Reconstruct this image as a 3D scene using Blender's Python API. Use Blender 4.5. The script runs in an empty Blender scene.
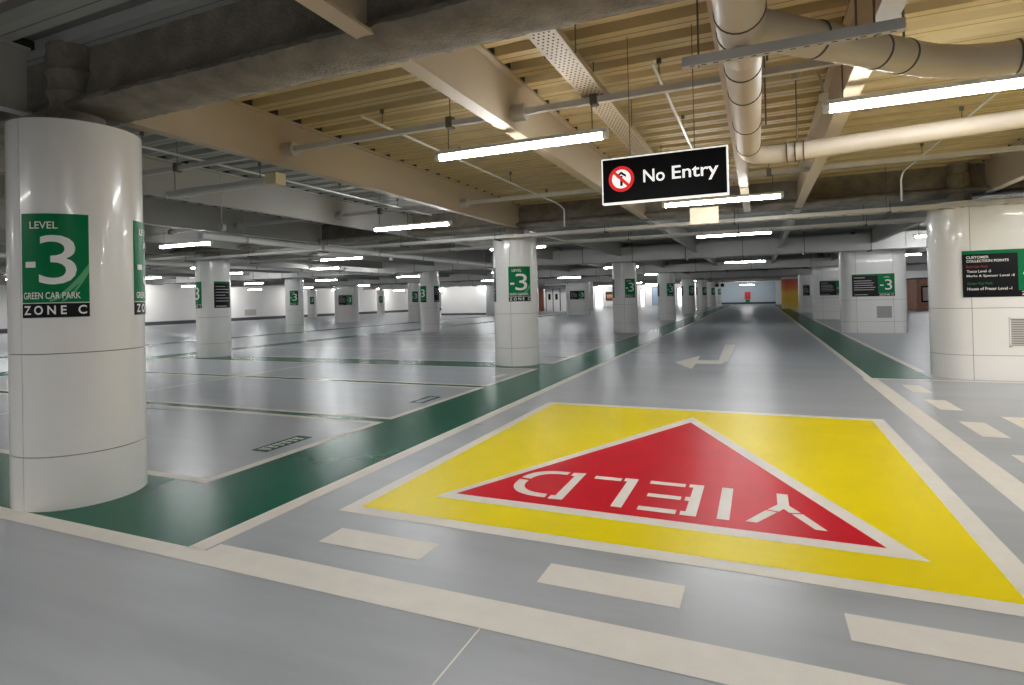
import bpy, bmesh, math, random
from mathutils import Vector, Matrix
random.seed(7)
PI = math.pi
SC = bpy.context.scene
COL = SC.collection
R = math.radians

# ------------------------------------------------------------------ materials
def new_mat(name):
    m = bpy.data.materials.new(name)
    m.use_nodes = True
    nt = m.node_tree
    return m, nt, nt.nodes['Principled BSDF']

def mat(name, col, rough=0.5, metal=0.0, spec=0.5, noise=0.0, nscale=3.0, bump=0.0, bscale=60.0, col2=None, stretch=(1, 1, 1), rvar=0.0, coat=0.0):
    m, nt, b = new_mat(name)
    b.inputs['Base Color'].default_value = (*col, 1)
    b.inputs['Roughness'].default_value = rough
    b.inputs['Metallic'].default_value = metal
    b.inputs['Specular IOR Level'].default_value = spec
    b.inputs['Coat Weight'].default_value = coat
    tc = nt.nodes.new('ShaderNodeTexCoord')
    mp = nt.nodes.new('ShaderNodeMapping')
    mp.inputs['Scale'].default_value = stretch
    nt.links.new(tc.outputs['Object'], mp.inputs['Vector'])
    if noise > 0:
        n = nt.nodes.new('ShaderNodeTexNoise')
        n.inputs['Scale'].default_value = nscale
        n.inputs['Detail'].default_value = 6
        n.inputs['Roughness'].default_value = 0.65
        nt.links.new(mp.outputs['Vector'], n.inputs['Vector'])
        r = nt.nodes.new('ShaderNodeValToRGB')
        c2 = col2 if col2 else tuple(c * (1 - noise) for c in col)
        r.color_ramp.elements[0].position = 0.3
        r.color_ramp.elements[1].position = 0.7
        r.color_ramp.elements[0].color = (*c2, 1)
        r.color_ramp.elements[1].color = (*col, 1)
        nt.links.new(n.outputs['Fac'], r.inputs['Fac'])
        nt.links.new(r.outputs['Color'], b.inputs['Base Color'])
        if rvar > 0:
            mr = nt.nodes.new('ShaderNodeMapRange')
            mr.inputs['To Min'].default_value = rough - rvar
            mr.inputs['To Max'].default_value = rough + rvar
            nt.links.new(n.outputs['Fac'], mr.inputs['Value'])
            nt.links.new(mr.outputs['Result'], b.inputs['Roughness'])
    if bump > 0:
        n2 = nt.nodes.new('ShaderNodeTexNoise')
        n2.inputs['Scale'].default_value = bscale
        n2.inputs['Detail'].default_value = 4
        nt.links.new(tc.outputs['Object'], n2.inputs['Vector'])
        bp = nt.nodes.new('ShaderNodeBump')
        bp.inputs['Strength'].default_value = bump
        bp.inputs['Distance'].default_value = 0.01
        nt.links.new(n2.outputs['Fac'], bp.inputs['Height'])
        nt.links.new(bp.outputs['Normal'], b.inputs['Normal'])
    return m

def emit(name, col, strength):
    m, nt, b = new_mat(name)
    b.inputs['Base Color'].default_value = (*col, 1)
    b.inputs['Emission Color'].default_value = (*col, 1)
    b.inputs['Emission Strength'].default_value = strength
    return m

M = {}
M['floor'] = mat('grey_floor_paint', (0.49, 0.515, 0.55), 0.32, noise=0.3, nscale=1.2, bump=0.05, bscale=50, rvar=0.14, stretch=(.13, 1.0, 1))
M['cream'] = mat('cream_line_paint', (0.86, 0.815, 0.74), 0.45, spec=.3, noise=0.08, nscale=5, bump=0.06, bscale=50)
M['green'] = mat('green_floor_paint', (0.0, 0.135, 0.075), 0.27, spec=.13, noise=0.25, nscale=0.8)
M['yellow'] = mat('yellow_floor_paint', (0.96, 0.77, 0.0), 0.34, spec=.09, noise=0.08, nscale=1.2, bump=0.06, bscale=45)
M['red'] = mat('red_floor_paint', (0.70, 0.003, 0.018), 0.34, spec=.09, noise=0.15, nscale=2.0, bump=0.06, bscale=45)
M['clad'] = mat('white_enamel_cladding', (0.87, 0.855, 0.83), 0.24, noise=0.04, nscale=1.5, coat=0.3)
M['core'] = mat('dark_joint', (0.25, 0.24, 0.22), 0.8)
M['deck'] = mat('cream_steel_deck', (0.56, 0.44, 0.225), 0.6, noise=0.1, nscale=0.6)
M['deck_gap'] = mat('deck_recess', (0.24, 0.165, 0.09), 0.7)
M['beam_cool_cast'] = mat('cool_cast_steel', (0.47, 0.455, 0.42), 0.6, noise=0.08, nscale=1.0)  # same steel as the cream beams, cooler light cast put into the colour
M['deck_cool_cast'] = mat('cool_cast_steel_deck', (0.40, 0.405, 0.375), 0.6, noise=0.1, nscale=0.6)  # same deck as the cream one, greyed to paint in the cooler light
M['deck_cool_cast_gap'] = mat('cool_cast_deck_recess', (0.17, 0.165, 0.15), 0.7)  # its recess, greyed for the cooler light in the same way
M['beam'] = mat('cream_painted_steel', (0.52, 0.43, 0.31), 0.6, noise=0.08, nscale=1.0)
M['spray'] = mat('sprayed_fireproofing', (0.30, 0.265, 0.215), 0.95, noise=0.55, nscale=4, bump=1.0, bscale=38, col2=(0.15, 0.13, 0.105))
M['galv'] = mat('galvanised_steel', (0.58, 0.56, 0.53), 0.5, metal=0.1, noise=0.12, nscale=6)
M['duct'] = mat('pale_duct_metal', (0.56, 0.55, 0.53), 0.45, metal=0.2, noise=0.1, nscale=1.2)
M['pipe'] = mat('cream_pvc_pipe', (0.60, 0.52, 0.41), 0.45, noise=0.08, nscale=2)
M['brightpipe'] = mat('white_gloss_pipe', (0.9, 0.9, 0.88), 0.2)
M['clamp'] = mat('dark_pipe_clamp', (0.09, 0.085, 0.075), 0.6)
M['rod'] = mat('steel_rod', (0.16, 0.14, 0.12), 0.5, metal=0.5)
M['housing'] = mat('grey_light_housing', (0.62, 0.61, 0.58), 0.4)
M['litred'] = emit('backlit_red', (.8, .03, .03), 0.35)
M['litwhite'] = emit('backlit_white', (.9, .9, .88), 0.5)
M['tube'] = emit('lit_fluorescent_tube', (0.965, 0.985, 1.0), 42.0)
M['offtube'] = mat('unlit_diffuser', (0.62, 0.61, 0.58), 0.3)
M['endcap'] = mat('clear_end_cap', (0.85, 0.84, 0.82), 0.2)
M['signblack'] = mat('black_sign_face', (0.006, 0.006, 0.009), 0.3, spec=.2)
M['signgreen'] = mat('green_sign_face', (0.0, 0.18, 0.06), 0.35, spec=.15)
M['signlight'] = mat('light_green_swoosh', (0.10, 0.42, 0.18), 0.3)
M['white'] = mat('white_lettering', (0.86, 0.86, 0.84), 0.4)
M['signred'] = mat('red_sign_print', (0.72, 0.03, 0.03), 0.35)
M['textred'] = mat('red_lettering', (0.35, 0.02, 0.02), 0.4)
M['textgreen'] = mat('dark_green_lettering', (0.01, 0.16, 0.06), 0.4)
M['wall'] = mat('white_painted_wall', (0.84, 0.83, 0.82), 0.6, noise=0.04, nscale=0.4)
M['bluewall'] = mat('pale_blue_wall', (0.58, 0.68, 0.77), 0.55, noise=0.06, nscale=0.4)
M['bluedoor'] = mat('blue_door_paint', (0.30, 0.42, 0.56), 0.45)
M['dark'] = mat('dark_skirting', (0.07, 0.075, 0.08), 0.6)
M['brown'] = mat('red_brown_paint', (0.20, 0.06, 0.035), 0.5)
M['terra'] = mat('terracotta_cladding', (0.75, 0.36, 0.24), 0.5, noise=0.3, nscale=3)
M['pink'] = mat('pink_poster', (0.85, 0.66, 0.62), 0.4)
M['box'] = mat('cream_plastic', (0.42, 0.37, 0.25), 0.45)
M['yellowbox'] = mat('yellowed_plastic', (0.72, 0.66, 0.44), 0.45)
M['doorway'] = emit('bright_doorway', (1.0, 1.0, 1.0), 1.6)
M['slot'] = mat('dark_slot', (0.03, 0.028, 0.025), 0.8)
M['grille'] = mat('vent_grey', (0.50, 0.49, 0.47), 0.5)

def wavy(m, amt=0.5):
    nt = m.node_tree; b = nt.nodes['Principled BSDF']
    tc = nt.nodes.new('ShaderNodeTexCoord'); mp = nt.nodes.new('ShaderNodeMapping')
    mp.inputs['Scale'].default_value = (0.5, 1.6, 1)
    n = nt.nodes.new('ShaderNodeTexNoise'); n.inputs['Scale'].default_value = 1.0; n.inputs['Detail'].default_value = 3
    geo = nt.nodes.new('ShaderNodeNewGeometry')
    nt.links.new(geo.outputs['Position'], mp.inputs['Vector']); nt.links.new(mp.outputs['Vector'], n.inputs['Vector'])
    bp = nt.nodes.new('ShaderNodeBump'); bp.inputs['Strength'].default_value = amt; bp.inputs['Distance'].default_value = 0.02
    old = b.inputs['Normal'].links[0].from_socket
    nt.links.new(n.outputs['Fac'], bp.inputs['Height']); nt.links.new(old, bp.inputs['Normal']); nt.links.new(bp.outputs['Normal'], b.inputs['Normal'])
wavy(M["floor"], .35)
def gradient_mat(name, stops):
    m, nt, b = new_mat(name)
    tc = nt.nodes.new('ShaderNodeTexCoord'); sp = nt.nodes.new('ShaderNodeSeparateXYZ')
    nt.links.new(tc.outputs['Generated'], sp.inputs['Vector'])
    nz = nt.nodes.new('ShaderNodeTexNoise'); nz.inputs['Scale'].default_value = 3
    nt.links.new(tc.outputs['Generated'], nz.inputs['Vector'])
    ad = nt.nodes.new('ShaderNodeMath'); ad.operation = 'MULTIPLY_ADD'
    ad.inputs[1].default_value = 0.35
    nt.links.new(nz.outputs['Fac'], ad.inputs[0]); nt.links.new(sp.outputs['Z'], ad.inputs[2])
    su = nt.nodes.new('ShaderNodeMath'); su.operation = 'SUBTRACT'; su.inputs[1].default_value = 0.17
    nt.links.new(ad.outputs[0], su.inputs[0])
    r = nt.nodes.new('ShaderNodeValToRGB')
    while len(r.color_ramp.elements) < len(stops):
        r.color_ramp.elements.new(0.5)
    for e, (p, c) in zip(r.color_ramp.elements, stops):
        e.position = p; e.color = (*c, 1)
    nt.links.new(su.outputs[0], r.inputs['Fac']); nt.links.new(r.outputs['Color'], b.inputs['Base Color'])
    b.inputs['Roughness'].default_value = 0.35
    return m
M['orange'] = gradient_mat('orange_to_yellow_print', [(0.0, (0.80, 0.60, 0.20)), (0.25, (0.85, 0.52, 0.02)), (0.5, (0.86, 0.55, 0.03)), (0.68, (0.80, 0.18, 0.01)), (1.0, (0.60, 0.06, 0.01))])
M['food'] = gradient_mat('brown_orange_print', [(0.0, (0.03, 0.015, 0.01)), (0.35, (0.50, 0.20, 0.10)), (0.6, (0.62, 0.35, 0.20)), (0.8, (0.04, 0.02, 0.02)), (1.0, (0.02, 0.01, 0.01))])

# ------------------------------------------------------------------ mesh helpers
class MB:
    def __init__(s):
        s.v = []; s.f = []; s.m = []; s.cur = 0
    def add(s, vs, fs):
        b = len(s.v)
        s.v += [tuple(p) for p in vs]
        s.f += [tuple(b + i for i in f) for f in fs]
        s.m += [s.cur] * len(fs)
        return s
    def box(s, x0, x1, y0, y1, z0, z1):
        vs = [(x, y, z) for z in (z0, z1) for y in (y0, y1) for x in (x0, x1)]
        return s.add(vs, [(0, 2, 3, 1), (4, 5, 7, 6), (0, 1, 5, 4), (2, 6, 7, 3), (0, 4, 6, 2), (1, 3, 7, 5)])
    def prism(s, poly, z0, z1):
        n = len(poly)
        a = sum(poly[i][0] * poly[(i + 1) % n][1] - poly[(i + 1) % n][0] * poly[i][1] for i in range(n))
        if a < 0: poly = poly[::-1]
        vs = [(x, y, z0) for x, y in poly] + [(x, y, z1) for x, y in poly]
        fs = [tuple(range(n))[::-1], tuple(range(n, 2 * n))] + [(i, (i + 1) % n, n + (i + 1) % n, n + i) for i in range(n)]
        return s.add(vs, fs)
    def flat(s, poly, z):
        n = len(poly)
        a = sum(poly[i][0] * poly[(i + 1) % n][1] - poly[(i + 1) % n][0] * poly[i][1] for i in range(n))
        if a < 0: poly = poly[::-1]
        return s.add([(x, y, z) for x, y in poly], [tuple(range(n))])
    def tube(s, pts, r, seg=12, caps=True):
        pts = [Vector(p) for p in pts]
        n = len(pts)
        rs = r if isinstance(r, (list, tuple)) else [r] * n
        rings = []
        up = None
        for i, p in enumerate(pts):
            if i == 0: t = pts[1] - p
            elif i == n - 1: t = p - pts[i - 1]
            else: t = (pts[i + 1] - p).normalized() + (p - pts[i - 1]).normalized()
            t.normalize()
            if up is None:
                up = Vector((0, 0, 1)) if abs(t.z) < 0.9 else Vector((1, 0, 0))
            side = t.cross(up).normalized()
            u = side.cross(t).normalized(); up = u
            rings.append([p + side * math.cos(2 * PI * k / seg) * rs[i] + u * math.sin(2 * PI * k / seg) * rs[i] for k in range(seg)])
        vs = [q for ring in rings for q in ring]
        fs = []
        for i in range(n - 1):
            for k in range(seg):
                a = i * seg + k; b = i * seg + (k + 1) % seg
                fs.append((a, b, b + seg, a + seg))
        if caps:
            fs.append(tuple(range(seg))[::-1]); fs.append(tuple((n - 1) * seg + k for k in range(seg)))
        return s.add(vs, fs)
    def build(s, name, mats, parent=None, loc=(0, 0, 0), smooth=False, label=None):
        me = bpy.data.meshes.new(name)
        me.from_pydata([(x - loc[0], y - loc[1], z - loc[2]) for x, y, z in s.v], [], s.f)
        for m in (mats if isinstance(mats, (list, tuple)) else [mats]):
            me.materials.append(m)
        for p, mi in zip(me.polygons, s.m):
            p.material_index = mi
            p.use_smooth = bool(smooth)
        me.update()
        if smooth:
            bm = bmesh.new(); bm.from_mesh(me)
            for e in bm.edges:
                if len(e.link_faces) == 2 and e.calc_face_angle(0) > R(40): e.smooth = False
            bm.to_mesh(me); bm.free()
        o = bpy.data.objects.new(name, me)
        COL.objects.link(o)
        if parent is not None: o.parent = parent
        else: o.location = loc
        if label: o['label'] = label
        return o

def tag(o, label, cat, group=None):
    o['label'] = label; o['category'] = cat
    if group: o['group'] = group
    return o
def empty(name, loc, label, cat, group=None):
    o = bpy.data.objects.new(name, None)
    o.empty_display_size = 0.1
    COL.objects.link(o); o.location = loc
    return tag(o, label, cat, group)
def struct(o):
    o['kind'] = 'structure'; return o
def dup(o, parent=None):
    c = o.copy(); COL.objects.link(c)
    if parent is not None: c.parent = parent
    for ch in list(o.children): dup(ch, c)
    return c

ORD = ['first', 'second', 'third', 'fourth', 'fifth', 'sixth', 'seventh', 'eighth', 'ninth', 'tenth']

# text as 2D mesh, fitted into (0..w, 0..h)
_tcache = {}
def text2d(s, bold=0.0):
    k = (s, bold)
    if k in _tcache: return _tcache[k]
    cu = bpy.data.curves.new('lettering', 'FONT')
    cu.body = s; cu.offset = bold; cu.resolution_u = 4
    ob = bpy.data.objects.new('lettering', cu); COL.objects.link(ob)
    bpy.context.view_layer.update()
    me = bpy.data.meshes.new_from_object(ob.evaluated_get(bpy.context.evaluated_depsgraph_get()))
    bm = bmesh.new(); bm.from_mesh(me)
    bpy.data.objects.remove(ob); bpy.data.meshes.remove(me); bpy.data.curves.remove(cu)
    xs = [v.co.x for v in bm.verts]; ys = [v.co.y for v in bm.verts]
    x0, x1, y0, y1 = min(xs), max(xs), min(ys), max(ys)
    for v in bm.verts:
        v.co.x = (v.co.x - x0) / (x1 - x0); v.co.y = (v.co.y - y0) / (y1 - y0)
    bmesh.ops.triangulate(bm, faces=bm.faces[:])
    _tcache[k] = bm
    return bm
def text_into(mb, s, fn, u0, u1, v0, v1, bold=0.0, cut=0):
    bm = text2d(s, bold).copy()
    for v in bm.verts:
        v.co.x = u0 + v.co.x * (u1 - u0); v.co.y = v0 + v.co.y * (v1 - v0)
    if cut:
        n = int((u1 - u0) / cut)
        for i in range(1, n + 1):
            bmesh.ops.bisect_plane(bm, geom=bm.verts[:] + bm.edges[:] + bm.faces[:], plane_co=(u0 + (u1 - u0) * i / (n + 1), 0, 0), plane_no=(1, 0, 0))
    bm.verts.index_update()
    mb.add([fn(v.co.x, v.co.y) for v in bm.verts], [tuple(v.index for v in f.verts) for f in bm.faces])
    bm.free()
    return mb

# ------------------------------------------------------------------ shell
XL, XR, YB, YF, ZD = -50.0, 20.0, -13.0, 92.5, 3.87
struct(MB().box(XL - .3, XR + .3, YB - .3, YF + .3, -0.2, 0).build('floor', M['floor']))
# corrugated deck, ribs running across the lane
mb = MB(); p = 0.38; y = YB
while y < YF:
    a, b, c, d = y, y + 0.19, y + 0.215, y + p - 0.025
    zl, zh = ZD, ZD + 0.075
    for xa, xb in ((XL, -5.32), (-5.32, XR)):
        vs = []
        q = 0 if (xa > XL and 3.0 < y < 12.9) else 2  # cream where the light looks warm, grey copy where it looks cooler
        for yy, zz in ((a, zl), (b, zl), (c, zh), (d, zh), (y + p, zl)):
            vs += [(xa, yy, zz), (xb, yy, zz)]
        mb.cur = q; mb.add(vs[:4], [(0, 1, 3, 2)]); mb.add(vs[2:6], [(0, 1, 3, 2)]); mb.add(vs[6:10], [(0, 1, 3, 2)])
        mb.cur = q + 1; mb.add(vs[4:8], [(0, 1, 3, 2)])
        mb.box(xa, xb, y + 0.09, y + 0.1, zl - 0.002, zl + 0.001)
    y += p
mb.cur = 0; mb.box(XL - .3, XR + .3, YB - .3, YF + .3, ZD + 0.12, ZD + 0.3)
struct(mb.build('ceiling', [M['deck'], M['deck_gap'], M['deck_cool_cast'], M['deck_cool_cast_gap']]))
struct(MB().box(XL - .3, XL, YB, YF, 0, ZD + .1).build('wall_left', M['wall']))
struct(MB().box(XL, XL + .04, YB, YF, 0, 0.32).build('baseboard_left', M['dark']))
struct(MB().box(XR, XR + .3, YB, YF, 0, ZD + .1).build('wall_right', M['wall']))
struct(MB().box(XL - .3, XR + .3, YF, YF + .3, 0, ZD + .1).build('wall_far', M['wall']))
struct(MB().box(XL - .3, XR + .3, YB - .3, YB, 0, ZD + .1).build('wall_back', M['wall']))
struct(MB().box(-5.6, 2.3, YF - .06, YF, 0.3, 3.3).build('wall_far_panel', M['bluewall']))
struct(MB().box(-5.6, 2.3, YF - .08, YF, 0, 0.3).build('baseboard_far', M['dark']))
# free standing white rooms deep in the hall
struct(MB().box(-31.6, -26.2, 54, 60, 0, ZD).build('wall_core', M['wall']))
struct(MB().box(-31.6, -26.2, 53.96, 54, 0, 0.22).build('baseboard_core', M['dark']))
struct(MB().box(-24.0, -19.6, 66, 72, 0, ZD).build('wall_lobby', M['wall']))
struct(MB().box(8.8, 19.8, 57, 57.3, 0, ZD).build('wall_shop', M['wall']))

# ------------------------------------------------------------------ girders and beams
ROWS = [3.1, 13.0] + [13.0 + 12.55 * k for k in range(1, 7)]
def girder(y0, x0, x1, step, rough, m, zb=3.3, hw=0.35):
    prof = [(-0.09, ZD + .02), (-0.10, zb + 0.30), (-0.14, zb + 0.17), (-hw + .06, zb + 0.12), (-hw + .01, zb + 0.09), (-hw, zb + .05), (-hw + 0.04, zb + 0.012), (-hw * .5, zb), (0, zb - .005),
            (hw * .5, zb), (hw - .04, zb + 0.012), (hw, zb + 0.05), (hw - .01, zb + 0.09), (hw - .06, zb + 0.12), (0.14, zb + 0.17), (0.10, zb + 0.30), (0.09, ZD + .02)]
    n = int((x1 - x0) / step); vs = []; fs = []; k = len(prof)
    rnd = random.Random(int(y0 * 10))
    for i in range(n + 1):
        x = x0 + (x1 - x0) * i / n
        w = 0.006 * math.sin(x * 2.1) + 0.004 * math.sin(x * 5.3 + 1)
        for dy, z in prof:
            j = rough
            vs.append((x, y0 + dy * (1 + w) + rnd.uniform(-j, j), z + rnd.uniform(-j, j) * (z < ZD)))
    for i in range(n):
        for q in range(k - 1):
            a = i * k + q
            fs.append((a, a + k, a + k + 1, a + 1))
    mb = MB().add(vs, fs)
    return struct(mb.build('ceiling_girder', m, smooth=True))
girder(3.21, -30, 12, 0.05, 0.006, M['spray'], 3.285, 0.25)
girder(ROWS[1], -49, 19, 0.15, 0.007, M['spray'])
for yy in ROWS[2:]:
    girder(yy, -49, 19, 1.0, 0.002, M['beam_cool_cast'])  # grey paints in the cooler light deep in the hall

def beam(x, y0, y1, w=0.14, zb=3.3, m='beam', name='ceiling_beam'):
    mb = MB()
    mb.box(x - w / 2, x + w / 2, y0, y1, zb, zb + 0.022)
    mb.box(x - 0.008, x + 0.008, y0, y1, zb + 0.022, ZD - 0.025)
    mb.box(x - w / 2, x + w / 2, y0, y1, ZD - 0.025, ZD)
    if -12 < x < 6 and y0 < 12:      # dark blocks paint the shade in the open ribs over the top flange
        mb.cur = 1; yy = YB
        while yy < y1:
            if yy > y0: mb.box(x - w / 2 + .004, x + w / 2 - .004, yy + .2, yy + .36, ZD, ZD + .07)
            yy += 0.38
    return struct(mb.build(name, [M[m], M['slot']]))
for i in range(-14, 7):
    x = -5.32 + 3.05 * (i - 0)
    if not (-48 < x < 19): continue
    if -12 < x < 6: beam(x if abs(x + 5.32) > .1 else -5.8, YB + .1, 3.21 - (.2 if abs(x + 5.32) > .1 else .3), m='beam' if x > -5 else 'beam_cool_cast')
    beam(x, 3.21 + .2, ROWS[1] - .1, m='beam' if x > -6 else 'beam_cool_cast')
    beam(x, ROWS[1] + .1, ROWS[2] - .1, m='beam_cool_cast')
    if -40 < x: beam(x, ROWS[2] + .1, ROWS[4] - .1, m='beam_cool_cast')
beam(-0.17, 3.21 + .2, ROWS[1] - .1, w=0.13)

# ------------------------------------------------------------------ columns
def arc_shell(mb, cx, r, t, a0, a1, z0, z1, seg, cy=0.0):
    vs = []; n = seg
    for i in range(n + 1):
        a = a0 + (a1 - a0) * i / n
        for rr in (r, r - t):
            for z in (z0, z1):
                vs.append((cx + rr * math.cos(a), cy + rr * math.sin(a), z))
    fs = []
    for i in range(n):
        b = i * 4; c = b + 4
        fs += [(b, c, c + 1, b + 1), (b + 2, b + 3, c + 3, c + 2), (b + 1, c + 1, c + 3, b + 3), (b, b + 2, c + 2, c)]
    fs += [(0, 1, 3, 2), (n * 4, n * 4 + 2, n * 4 + 3, n * 4 + 1)]
    mb.add(vs, fs)
BANDS = [('base_cladding', 0.0, 0.425), ('middle_cladding', 0.433, 1.245), ('upper_cladding', 1.253, 3.14)]
SEAM = R(-81)
def make_column(r=0.5):
    root = empty('round_column', (0, 0, 0), '', 'column')
    for nm, z0, z1 in BANDS:
        mb = MB(); g = 0.004 / r
        for k in (0, 1):
            a = SEAM + k * PI
            arc_shell(mb, 0, r, 0.02, a + g, a + PI - g, z0, z1, 36)
        mb.build(nm, M['clad'], root, smooth=True)
    mb = MB(); seg = 32
    mb.prism([((r - .012) * math.cos(2 * PI * k / seg), (r - .012) * math.sin(2 * PI * k / seg)) for k in range(seg)], 0, 3.06)
    mb.build('inner_core', M['core'], root)
    mb = MB()
    rnd = random.Random(3)
    mb.tube([(0, 0, 3.04 + 0.06 * k) for k in range(15)], [0.215 + rnd.uniform(-.02, .02) for k in range(15)], 14)
    mb.build('steel_head', M['spray'], root, smooth=True, label='rough sprayed steel stub above the cladding')
    return root
def capsule(r, x0, x1, inset=0.0, n=16):
    rr = r - inset; pts = []
    for i in range(n + 1):
        a = PI / 2 + PI * i / n; pts.append((x0 + r + rr * math.cos(a), rr * math.sin(a)))
    for i in range(n + 1):
        a = -PI / 2 + PI * i / n; pts.append((x1 - r + rr * math.cos(a), rr * math.sin(a)))
    return pts
def make_pillar(w=2.2, r=0.5):
    root = empty('wide_pillar', (0, 0, 0), '', 'pillar')
    s0, s1 = r - .02, w - r + .02
    for nm, z0, z1 in BANDS:
        mb = MB(); g = 0.004
        arc_shell(mb, r, r, 0.02, PI / 2, 3 * PI / 2, z0, z1, 20)
        arc_shell(mb, w - r, r, 0.02, -PI / 2, PI / 2, z0, z1, 20)
        for sgn in (-1, 1):
            ya, yb = sorted((sgn * r, sgn * (r - .02)))
            mb.box(r + g * 2, w - r - g * 2, ya, yb, z0, z1)
        mb.build(nm, M['clad'], root, smooth=True)
    MB().prism(capsule(r, 0, w, 0.012), 0, 3.06).build('inner_core', M['core'], root)
    mb = MB(); rnd = random.Random(5)
    for x in (0.5, w - 0.5):
        mb.tube([(x, 0, 3.04 + 0.06 * k) for k in range(15)], [0.17 + rnd.uniform(-.02, .02) for k in range(15)], 14)
    mb.build('steel_head', M['spray'], root, smooth=True, label='rough sprayed steel stubs above the cladding')
    return root

# curved wall sign on a round column ------------------------------------------------
def curved_sign(name, loc, r, ac, half, z0, z1, green=True, detail=2, label='', group=None):
    """ac = centre angle (deg) on the column, half = half-angle (deg)"""
    root = empty(name, (loc[0], loc[1], 0), label, 'sign', group)
    rr = r + 0.006; W = 2 * R(half) * rr
    def fn(off):
        def f(u, v):   # u to the right as seen from outside
            a = R(ac - half) + u / rr
            q = rr + off
            return (q * math.cos(a), q * math.sin(a), v)
        return f
    def sheet(mb, u0, u1, v0, v1, off=0.0):
        n = max(1, int((u1 - u0) / 0.03)); f = fn(off); b = fn(-0.005)
        vs = []
        for i in range(n + 1):
            u = u0 + (u1 - u0) * i / n
            vs += [f(u, v0), f(u, v1), b(u, v0), b(u, v1)]
        fs = []
        for i in range(n):
            k = i * 4
            fs += [(k, k + 4, k + 5, k + 1), (k + 1, k + 5, k + 7, k + 3), (k, k + 2, k + 6, k + 4)]
        fs += [(0, 1, 3, 2), (n * 4, n * 4 + 2, n * 4 + 3, n * 4 + 1)]
        mb.add(vs, fs)
    H = z1 - z0
    if green:
        zs = z0 + 0.135 * H
        mb = MB(); sheet(mb, 0, W, zs + 0.008, z1); mb.build('green_panel', M['signgreen'], root)
        mb = MB(); sheet(mb, 0, W, z0, zs); mb.build('zone_strip', M['signblack'], root, label='black strip lettered ZONE C')
        if detail >= 2:
            mb = MB(); f = fn(0.002)
            # pale swoosh in the lower right corner
            for (k0, k1, wd) in ((0.45, 1.0, 0.07), (0.62, 1.0, 0.045)):
                n = 10; vs = []
                for i in range(n + 1):
                    t = i / n; u = W * (k0 + (k1 - k0) * t)
                    v = zs + 0.012 + 0.24 * t ** 1.6
                    vs += [f(u, v), f(u, min(v + wd * (0.25 + 0.75 * t), z1))]
                mb.add(vs, [(2 * i, 2 * i + 2, 2 * i + 3, 2 * i + 1) for i in range(n)])
            mb.build('swoosh', M['signlight'], root, label='paler green curved swoosh')
        T = fn(0.004)
        mb = MB(); G = z1 - zs
        text_into(mb, '3', T, W * .30, W * .83, zs + G * .21, zs + G * .76, 0.0, 0.03)
        mb.add([T(W * (.08 + .17 * a), zs + G * (.40 + .065 * b)) for a, b in ((0, 0), (1, 0), (1, 1), (0, 1))], [(0, 1, 2, 3)])
        mb.build('level_number', M['white'], root)
        if detail >= 1:
            mb = MB(); text_into(mb, 'LEVEL', T, W * .16, W * .58, zs + G * .83, zs + G * .91, 0.01, 0.03)
            mb.build('level_heading', M['white'], root)
            mb = MB(); text_into(mb, 'Z O N E   C', T, W * .04, W * .96, z0 + 0.14 * H * .2, z0 + 0.14 * H * .82, 0.02, 0.03)
            mb.build('zone_lettering', M['white'], root)
        if detail >= 2:
            mb = MB(); text_into(mb, 'GREEN CAR PARK', T, W * .04, W * .88, zs + G * .05, zs + G * .125, 0.01, 0.03)
            mb.build('car_park_lettering', M['white'], root)
    else:
        mb = MB(); sheet(mb, 0, W, z0, z1); mb.build('black_panel', M['signblack'], root)
        mb = MB(); sheet(mb, 0, W, z1 - 0.07 * H, z1, 0.002); mb.build('green_header', M['signgreen'], root)
        mb = MB()
        for k in range(6 if detail >= 1 else 4):
            v = z1 - H * (0.18 + 0.11 * k)
            sheet(mb, W * .08, W * (.85 if k % 3 else .6), v - 0.018, v, 0.003)
        sheet(mb, W * .08, W * .7, z0 + .05 * H, z0 + .08 * H, 0.003)
        mb.build('lettering_lines', M['grille'], root)
    return root

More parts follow.
